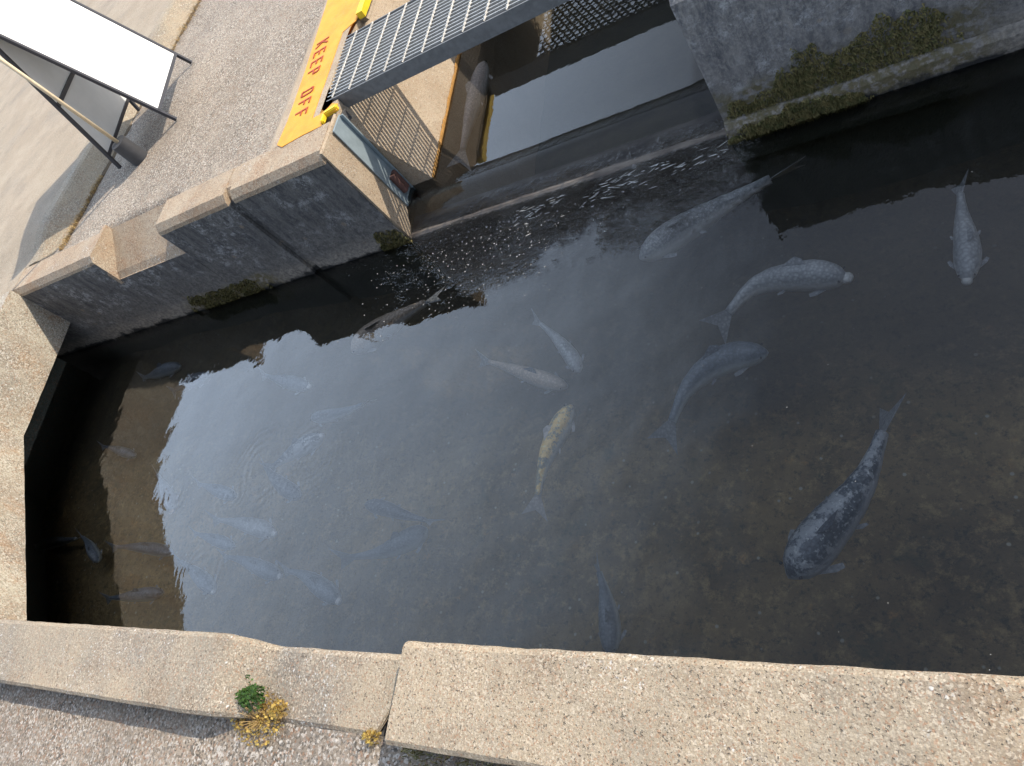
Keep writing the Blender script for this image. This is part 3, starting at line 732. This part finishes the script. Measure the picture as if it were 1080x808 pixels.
# ------------------------------------------------------------------ fish
def catmull(pts_, n):
    P = [pts_[0] * 2 - pts_[1]] + pts_ + [pts_[-1] * 2 - pts_[-2]]; out = []
    segs = len(pts_) - 1
    for i in range(n + 1):
        t = i / n * segs; k = min(int(t), segs - 1); f = t - k
        a, b_, c, d = P[k], P[k + 1], P[k + 2], P[k + 3]
        out.append(.5 * ((2 * b_) + (c - a) * f + (2 * a - 5 * b_ + 4 * c - d) * f * f + (3 * b_ - a - 3 * c + d) * f ** 3))
    return out
PROF = [(0, .22), (.03, .45), (.08, .68), (.15, .86), (.25, .98), (.35, 1), (.48, .93), (.6, .80), (.72, .62), (.84, .43), (.93, .32), (1, .28)]
def prof(t):
    for (a, x), (b_, y) in zip(PROF, PROF[1:]):
        if t <= b_: return x + (y - x) * sm(a, b_, t)
    return PROF[-1][1]
def fin(name, base, tips, mat, parent):
    """thin fan: base edge points and outer edge points"""
    bm = bmesh.new(); n = len(base)
    nrm = (tips[0] - base[0]).cross(base[-1] - base[0]); nrm = nrm.normalized() * .0018 if nrm.length > 1e-9 else Vector((0, 0, .0018))
    top_b = [bm.verts.new(p + nrm) for p in base]; top_t = [bm.verts.new(p + nrm * .3) for p in tips]
    bot_b = [bm.verts.new(p - nrm) for p in base]; bot_t = [bm.verts.new(p - nrm * .3) for p in tips]
    for i in range(n - 1):
        bm.faces.new((top_b[i], top_b[i + 1], top_t[i + 1], top_t[i])); bm.faces.new((bot_b[i], bot_t[i], bot_t[i + 1], bot_b[i + 1]))
        bm.faces.new((top_t[i], top_t[i + 1], bot_t[i + 1], bot_t[i])); bm.faces.new((top_b[i], bot_b[i], bot_b[i + 1], top_b[i + 1]))
    for i in (0, n - 1): bm.faces.new((top_b[i], top_t[i], bot_t[i], bot_b[i]))
    return link_bm(name, bm, mat, parent)
def fish(px, wpx, dep, mat, label, finm='fin', snout=None, tail=1., tilt=.6, group='fish swimming in the pond', zbase=0., cat='fish'):
    w0 = wpx * (M3.transposed() @ (onz(*px[1], zbase) - CAMP)).z / F / 2
    dep = max(dep, w0 * 1.65 + .012)
    z = (zbase if zbase else -.06) - dep
    P = [onz(x, y, z) for x, y in px]
    root = thing('fish', label, cat, P[len(P) // 2], group)
    sp = catmull(P, 30)
    L = sum((b_ - a).length for a, b_ in zip(sp, sp[1:]))
    tl = .13 * tail
    mid_ = P[len(P) // 2]; Zc = (mid_ - CAMP).dot(-AZ.cross(AX).cross(AX) if False else (M3 @ Vector((0, 0, 1))))
    w = wpx * Zc / F / 2 * 1.02
    nb_ = int(30 * (1 - tl)); bsp = sp[:nb_ + 1]
    rings_ = []; bm = bmesh.new(); seg = 16
    for i, c in enumerate(bsp):
        t = i / nb_; d = (sp[min(i + 1, 30)] - sp[max(i - 1, 0)]).normalized(); s = d.cross(Vector((0, 0, 1))).normalized()
        u_ = Vector((0, 0, 1)); rw_ = w * prof(t); rh = rw_ * (1.05 + .3 * t)
        row = []
        for j in range(seg):
            a = 2 * math.pi * j / seg; ca, sa = math.cos(a), math.sin(a)
            row.append(bm.verts.new(c + s * (ca * rw_) + u_ * (sa * rh)))
        rings_.append(row)
    for i in range(nb_):
        for j in range(seg): bm.faces.new((rings_[i][j], rings_[i][(j + 1) % seg], rings_[i + 1][(j + 1) % seg], rings_[i + 1][j]))
    hd = (bsp[0] - bsp[1]).normalized(); tip = bm.verts.new(bsp[0] + hd * w * .12)
    for j in range(seg): bm.faces.new((tip, rings_[0][(j + 1) % seg], rings_[0][j]))
    bm.faces.new(rings_[-1])
    body_ = link_bm('body', bm, FM[mat], root, True); body_['_o'] = tuple(root.location)
    up_ = Vector((0, 0, 1))
    def frame(t):
        i = min(nb_ - 1, max(1, int(t * nb_))); d = (bsp[i + 1] - bsp[i - 1]).normalized(); s = d.cross(up_).normalized(); return bsp[i], d, s, w * prof(t)
    # tail fin: forked, rolled over so both lobes show
    c, d, s, rw_ = frame(.99); c = bsp[-1]; e = (sp[-1] - c); el = e.length * 1.0 + 1e-4; e.normalize(); sd_ = e.cross(up_).normalized()
    roll = (sd_ * math.sin(tilt) + up_ * math.cos(tilt)); Tw = max(w * 1.2, .024) * (.9 + .2 * tail)
    base = [c + roll * (rw_ * .8 * k) - e * .006 for k in (-1, -.5, 0, .5, 1)]
    tips = [c + e * el * q + roll * (Tw * k) for k, q in ((-1, 1.05), (-.55, .88), (0, .68), (.55, .88), (1, 1.05))]
    fin('tail_fin', base, tips, FM[finm], root)
    # dorsal fin
    base, tips = [], []
    for k in range(6):
        t = .36 + .2 * k / 5; c, d, s, rw_ = frame(t); hgt = w * (.55, .75, .65, .5, .35, .2)[k]
        q = c + up_ * rw_ * 1.02; base.append(q); tips.append(q + (up_ * .6 + s * .8).normalized() * hgt + d * hgt * .6)
    fin('dorsal_fin', base, tips, FM['dark'] if mat in ('grey', 'dark', 'mottle', 'brown') else FM[finm], root)
    for sg_ in (-1, 1):
        for t, ln, wd in ((.22, .75, .5), (.55, .45, .3)):
            c, d, s, rw_ = frame(t); q = c + s * sg_ * rw_ * .85 - up_ * rw_ * .35
            base = [q - d * w * wd * .4, q, q + d * w * wd * .4]
            o_ = (s * sg_ + d * .9 - up_ * .15).normalized()
            tips = [q + o_ * w * ln * .9 - d * w * .1, q + o_ * w * ln * 1.15 + d * w * .15, q + o_ * w * ln * .8 + d * w * wd * .9]
            fin('pectoral_fin' if t < .3 else 'pelvic_fin', base, tips, FM[finm], root)
        c, d, s, rw_ = frame(.075); q = c + s * sg_ * rw_ * .8 + up_ * rw_ * .5
        bm = bmesh.new(); bmesh.ops.create_icosphere(bm, subdivisions=1, radius=max(.004, w * .09), matrix=Matrix.Translation(q)); link_bm('eye', bm, FM['eye'], body_, True)
    if snout:
        bm = bmesh.new(); bmesh.ops.create_uvsphere(bm, u_segments=12, v_segments=8, radius=1.0, matrix=Matrix.Translation(bsp[0] + hd * w * .02) @ Matrix.Diagonal((w * .4, w * .4, w * .3, 1)))
        link_bm('nose', bm, FM[snout], body_, True)
    return root

small = 'small grey fish in the left half of the pond'
fish([(511, 66), (504, 95), (494, 130), (484, 178)], 19, .05, 'pink', 'pinkish grey fish in the clear channel above the sill', 'finp', zbase=.08, group=None, tilt=.9)
fish([(372, 371), (395, 352), (430, 330), (467, 309)], 24, .10, 'brown', 'brown fish with wide forked tail below the far wall corner', 'fin', tail=1.25, tilt=1.2)
fish([(326, 408), (308, 404), (292, 400), (274, 394)], 15, .03, 'grey', 'pale nosed grey fish at the tip of the dark wall reflection', snout='snout', group=small)
fish([(221, 396), (207, 401), (192, 408), (180, 414)], 13, .06, 'dark', 'dark fish just above the top of the tan reflection', group=small)
fish([(190, 386), (176, 390), (162, 396), (148, 399)], 13, .22, 'grey', 'faint fish nearest the left foot of the far wall', group=small)
fish([(329, 441), (345, 439), (368, 433), (392, 422)], 14, .05, 'grey', 'slim blue grey fish right of the ripples, tail to the upper right', group=small)
fish([(339, 460), (322, 470), (303, 482), (281, 497)], 18, .022, 'mottle', 'dark fish breaking the surface with white nose amid the ripples', snout='snout', group=small)
fish([(316, 524), (302, 515), (288, 502), (276, 487)], 17, .05, 'dark', 'dark fish crossing under the one that breaks the surface', group=small)
fish([(143, 481), (131, 477), (119, 473), (105, 470)], 10, .12, 'grey', 'small fish heading into the top of the tan reflection', group=small)
fish([(182, 539), (178, 524), (172, 510), (163, 496)], 13, .03, 'pale', 'pale fish with peach head at the edge of the tan reflection', 'finp', snout='orange', group=small)
fish([(248, 524), (234, 519), (221, 514), (206, 509)], 14, .05, 'grey', 'small scaly fish just below left of the ripples', group=small)
fish([(289, 563), (270, 556), (248, 551), (221, 547)], 18, .05, 'pale', 'pale broad fish centred beneath the ripples', snout='snout', group=small)
fish([(247, 577), (232, 571), (217, 566), (202, 561)], 13, .08, 'grey', 'faint fish left below the pale broad one', group=small)
fish([(295, 608), (277, 600), (256, 591), (232, 586)], 17, .04, 'grey', 'grey fish nose to tail behind the white nosed one', snout='snout', group=small)
fish([(357, 634), (340, 620), (321, 607), (296, 600)], 20, .03, 'grey', 'grey fish with bright white nose nearest the low coping', snout='snout', group=small)
fish([(386, 532), (405, 536), (430, 544), (461, 551)], 17, .04, 'dark', 'dark slate fish with raised back fin in mid pond', group=small)
fish([(450, 558), (430, 570), (400, 583), (354, 590)], 22, .28, 'grey', 'hazy deep fish under the dark slate one', group='large fish swimming in the pond')
fish([(38, 578), (54, 573), (70, 570), (86, 567)], 12, .15, 'grey', 'greenish grey fish closest to the left slab wall', group=small)
fish([(104, 592), (99, 583), (93, 572), (83, 563)], 11, .08, 'grey', 'short fish meeting the greenish one tail to tail', group=small)
fish([(182, 583), (162, 579), (138, 577), (115, 577)], 13, .10, 'grey', 'faint fish lying level across the tan reflection', group=small)
fish([(172, 625), (152, 627), (130, 630), (109, 631)], 14, .06, 'grey', 'fish low on the tan reflection beside the near coping', group=small)
fish([(225, 624), (215, 612), (202, 600), (184, 588)], 16, .05, 'grey', 'fish angled down right along the edge of the sky reflection', snout='snout', group=small)
fish([(611, 392), (601, 374), (584, 354), (561, 334)], 16, .06, 'pale', 'slender pale fish alone in the upper middle of the pond', group=None)
fish([(598, 408), (568, 399), (536, 388), (504, 378)], 17, .30, 'brown', 'barely visible deep fish left below the slender pale one', group='large fish swimming in the pond')
fish([(603, 428), (588, 456), (573, 492), (564, 545)], 22, .05, 'gold', 'golden mottled fish in the middle of the pond', 'finp', group=None)
fish([(676, 272), (712, 247), (765, 215), (848, 170)], 30, .12, 'pale', 'big pale fish with its tail under the dark wall reflection', group='large fish swimming in the pond')
fish([(893, 293), (850, 291), (795, 303), (752, 350)], 30, .05, 'pale', 'big curved pale fish with white nose at right', snout='snout', group='large fish swimming in the pond')
fish([(809, 372), (765, 379), (725, 410), (699, 470)], 29, .30, 'grey', 'big curved hazy fish beneath the pale curved one', group='large fish swimming in the pond')
fish([(1020, 296), (1020, 262), (1015, 228), (1012, 190)], 25, .06, 'pale', 'straight pale fish pointing down at the far right', snout='snout', group='large fish swimming in the pond')
fish([(833, 608), (866, 566), (912, 505), (941, 424)], 46, .06, 'mottle', 'largest fish, dark with pale markings, in the lower right', group='large fish swimming in the pond')
fish([(644, 690), (643, 658), (638, 625), (628, 590)], 22, .34, 'grey', 'dim fish near the raised coping in the lower middle', group='large fish swimming in the pond')

# ------------------------------------------------------------------ moss, weeds, specks
def moss(name, label, spans, n, mat='moss'):
    bm = bmesh.new()
    for _ in range(n):
        x0, x1, zlo, zhi, y = random.choice(spans)
        x = random.uniform(x0, x1); t = (x - x0) / (x1 - x0); zz = zlo + (zhi - zlo) * random.random() ** 1.2 * min(1, 5 * min(t, 1 - t) + .25) * (.85 + .4 * nz(x, 0, 5, 5) + .2 * nz(x, 0, 19, 5))
        dens = (.9 if sm(0, .22, t) * sm(0, .22, 1 - t) > .9 else .9 - .95 * (1 - sm(0, .22, t) * sm(0, .22, 1 - t))) + .9 * nz(x, zz, 11, 3) + .5 * nz(x, zz, 31, 7)
        if random.random() > dens: continue
        p = Vector((x, y + .003, zz)); d = Vector((random.gauss(0, .5), -1, random.gauss(-.3, .6))).normalized(); s = d.orthogonal().normalized() * random.uniform(.003, .006)
        l = random.uniform(.008, .024); v = [bm.verts.new(q) for q in (p - s, p + s, p + d * l)]; bm.faces.new(v)
    tag(link_bm(name, bm, M[mat]), label, 'moss', kind='stuff')
moss('moss', 'olive moss clinging to the foot of the right wall', [(-.86, -.35, -.06, .2, YW - .004), (-.6, .14, .05, .31, YW - .004), (-.86, -.2, -.07, .05, YW - .038)], 19000)
moss('moss', 'brown green moss along the foot of the left wall', [(-5.2, -4.25, -.06, .12, YW - .002)], 7000)
moss('moss', 'tuft of moss on the foot of the wall corner by the sill', [(-3.15, -2.9, -.06, .12, YW - .002)], 2600)
bm = bmesh.new()
def leafy(bm, base, n, r, h, ls):
    for _ in range(n):
        a = random.uniform(0, 6.283); rr = r * math.sqrt(random.random()); p = Vector(base) + Vector((math.cos(a) * rr, math.sin(a) * rr * .7, h * random.random() * (1.1 - rr / r)))
        d = Vector((random.gauss(0, 1), random.gauss(0, 1), random.gauss(.4, .6))).normalized(); s = d.orthogonal().normalized() * ls * .4
        v = [bm.verts.new(q) for q in (p, p + d * ls * .5 + s, p + d * ls, p + d * ls * .5 - s)]; bm.faces.new(v)
wd = onz(268, 737, .70); wy = onz(275, 760, .66)
we = thing('weed', 'small green weed with yellow dry base growing at the coping foot', 'weed', wy)
leafy(bm, wd, 380, .06, .06, .012); leafy(bm, wd + Vector((-.04, .0, .0)), 150, .04, .05, .011); leafy(bm, wd + Vector((.035, .02, .0)), 150, .035, .07, .011)
for k in range(3):
    e_ = onz((262, 268, 252)[k], (711, 722, 730)[k], .86); m_ = (wd + e_) / 2
    for j in range(26): leafy(bm, wd.lerp(e_, j / 26), 2, .008, .008, .011)
link_bm('green_leaves', bm, M['green'], we)
bm = bmesh.new(); leafy(bm, wy + Vector((0, .01, 0)), 520, .13, .028, .012); leafy(bm, wy + Vector((.05, .02, 0)), 260, .07, .05, .012); leafy(bm, wy + Vector((-.09, .0, 0)), 160, .07, .02, .012); leafy(bm, onz(296, 748, .68), 160, .04, .05, .012); link_bm('dry_leaves', bm, M['dryyellow'], we)
bm = bmesh.new()
for k in range(40):
    a = random.uniform(0, 6.283); q = wy + Vector((math.cos(a) * .05, math.sin(a) * .035, random.uniform(.02, .06))); tube(bm, wy, q, .0012, 4)
link_bm('stems', bm, M['dry'], we)
w2 = onz(394, 778, .655); bm = bmesh.new(); leafy(bm, w2, 150, .03, .05, .012); tag(link_bm('weed', bm, M['dryyellow']), 'tiny yellow weed in the joint of the near coping', 'weed')
gp = [(random.uniform(-1.6, -.4), random.gauss(-.005, .012), .64) for _ in range(220)]
tufts('joint_grass', gp, M['moss'], .008, .03, .002, 'dark green litter along the foot of the raised coping', .006, 3)

# floating specks and foam by the sill, plus streaks coloured as sky glints
bm = bmesh.new()
def speck(x, y, r, z=None):
    n = random.choice((5, 6, 7)); a0 = random.random() * 6; zz = (wz(x, y) if z is None else z) + .003
    v = [bm.verts.new((x + r * math.cos(a0 + 6.283 * i / n) * random.uniform(.7, 1.2), y + r * math.sin(a0 + 6.283 * i / n) * random.uniform(.7, 1.2), zz)) for i in range(n)]
    c = bm.verts.new((x, y, zz + r * .25))
    for i in range(n): bm.faces.new((v[i], v[(i + 1) % n], c))
for _ in range(520):
    x = random.gauss(-2.25, .45); y = 2.80 - abs(random.gauss(0, .28)); speck(x, y, random.choice((.0014, .0018, .0022, .003, .004)))
for _ in range(240): speck(random.uniform(-6, 2), random.uniform(.35, 2.8), random.choice((.0009, .0012, .0016)))
for _ in range(150):  # pale streaks imitating sky glints on the riffle
    x = random.uniform(-2.1, -.88); y = 2.86 - abs(random.gauss(0, .07)) - .02; L_ = random.uniform(.008, .035); a_ = random.gauss(.15, .25)
    if nz(x, y, 5, 2) < -.1: continue
    d_ = Vector((math.cos(a_), math.sin(a_), 0)) * L_; n_ = Vector((-d_.y, d_.x, 0)).normalized() * random.uniform(.0012, .003); c_ = Vector((x, y, wz(x, y) + .004))
    bm.faces.new([bm.verts.new(q) for q in (c_ - d_, c_ - d_ * .3 - n_, c_ + d_ * .5 - n_ * .7, c_ + d_, c_ + d_ * .4 + n_, c_ - d_ * .5 + n_ * .8)])
M['foam'] = simple('foam and glint flecks', (.42, .42, .40), .6)
tag(link_bm('foam_and_glints', bm, M['foam']), 'white foam and glint flecks and specks on the pond, some streaks standing in for sky glints', 'foam', kind='stuff')

for o in list(bpy.data.objects):
    if '_o' in o: del o['_o']
S.cycles.max_bounces = 8; S.cycles.transparent_max_bounces = 16; S.cycles.volume_bounces = 0
S.cycles.caustics_reflective = False; S.cycles.caustics_refractive = False
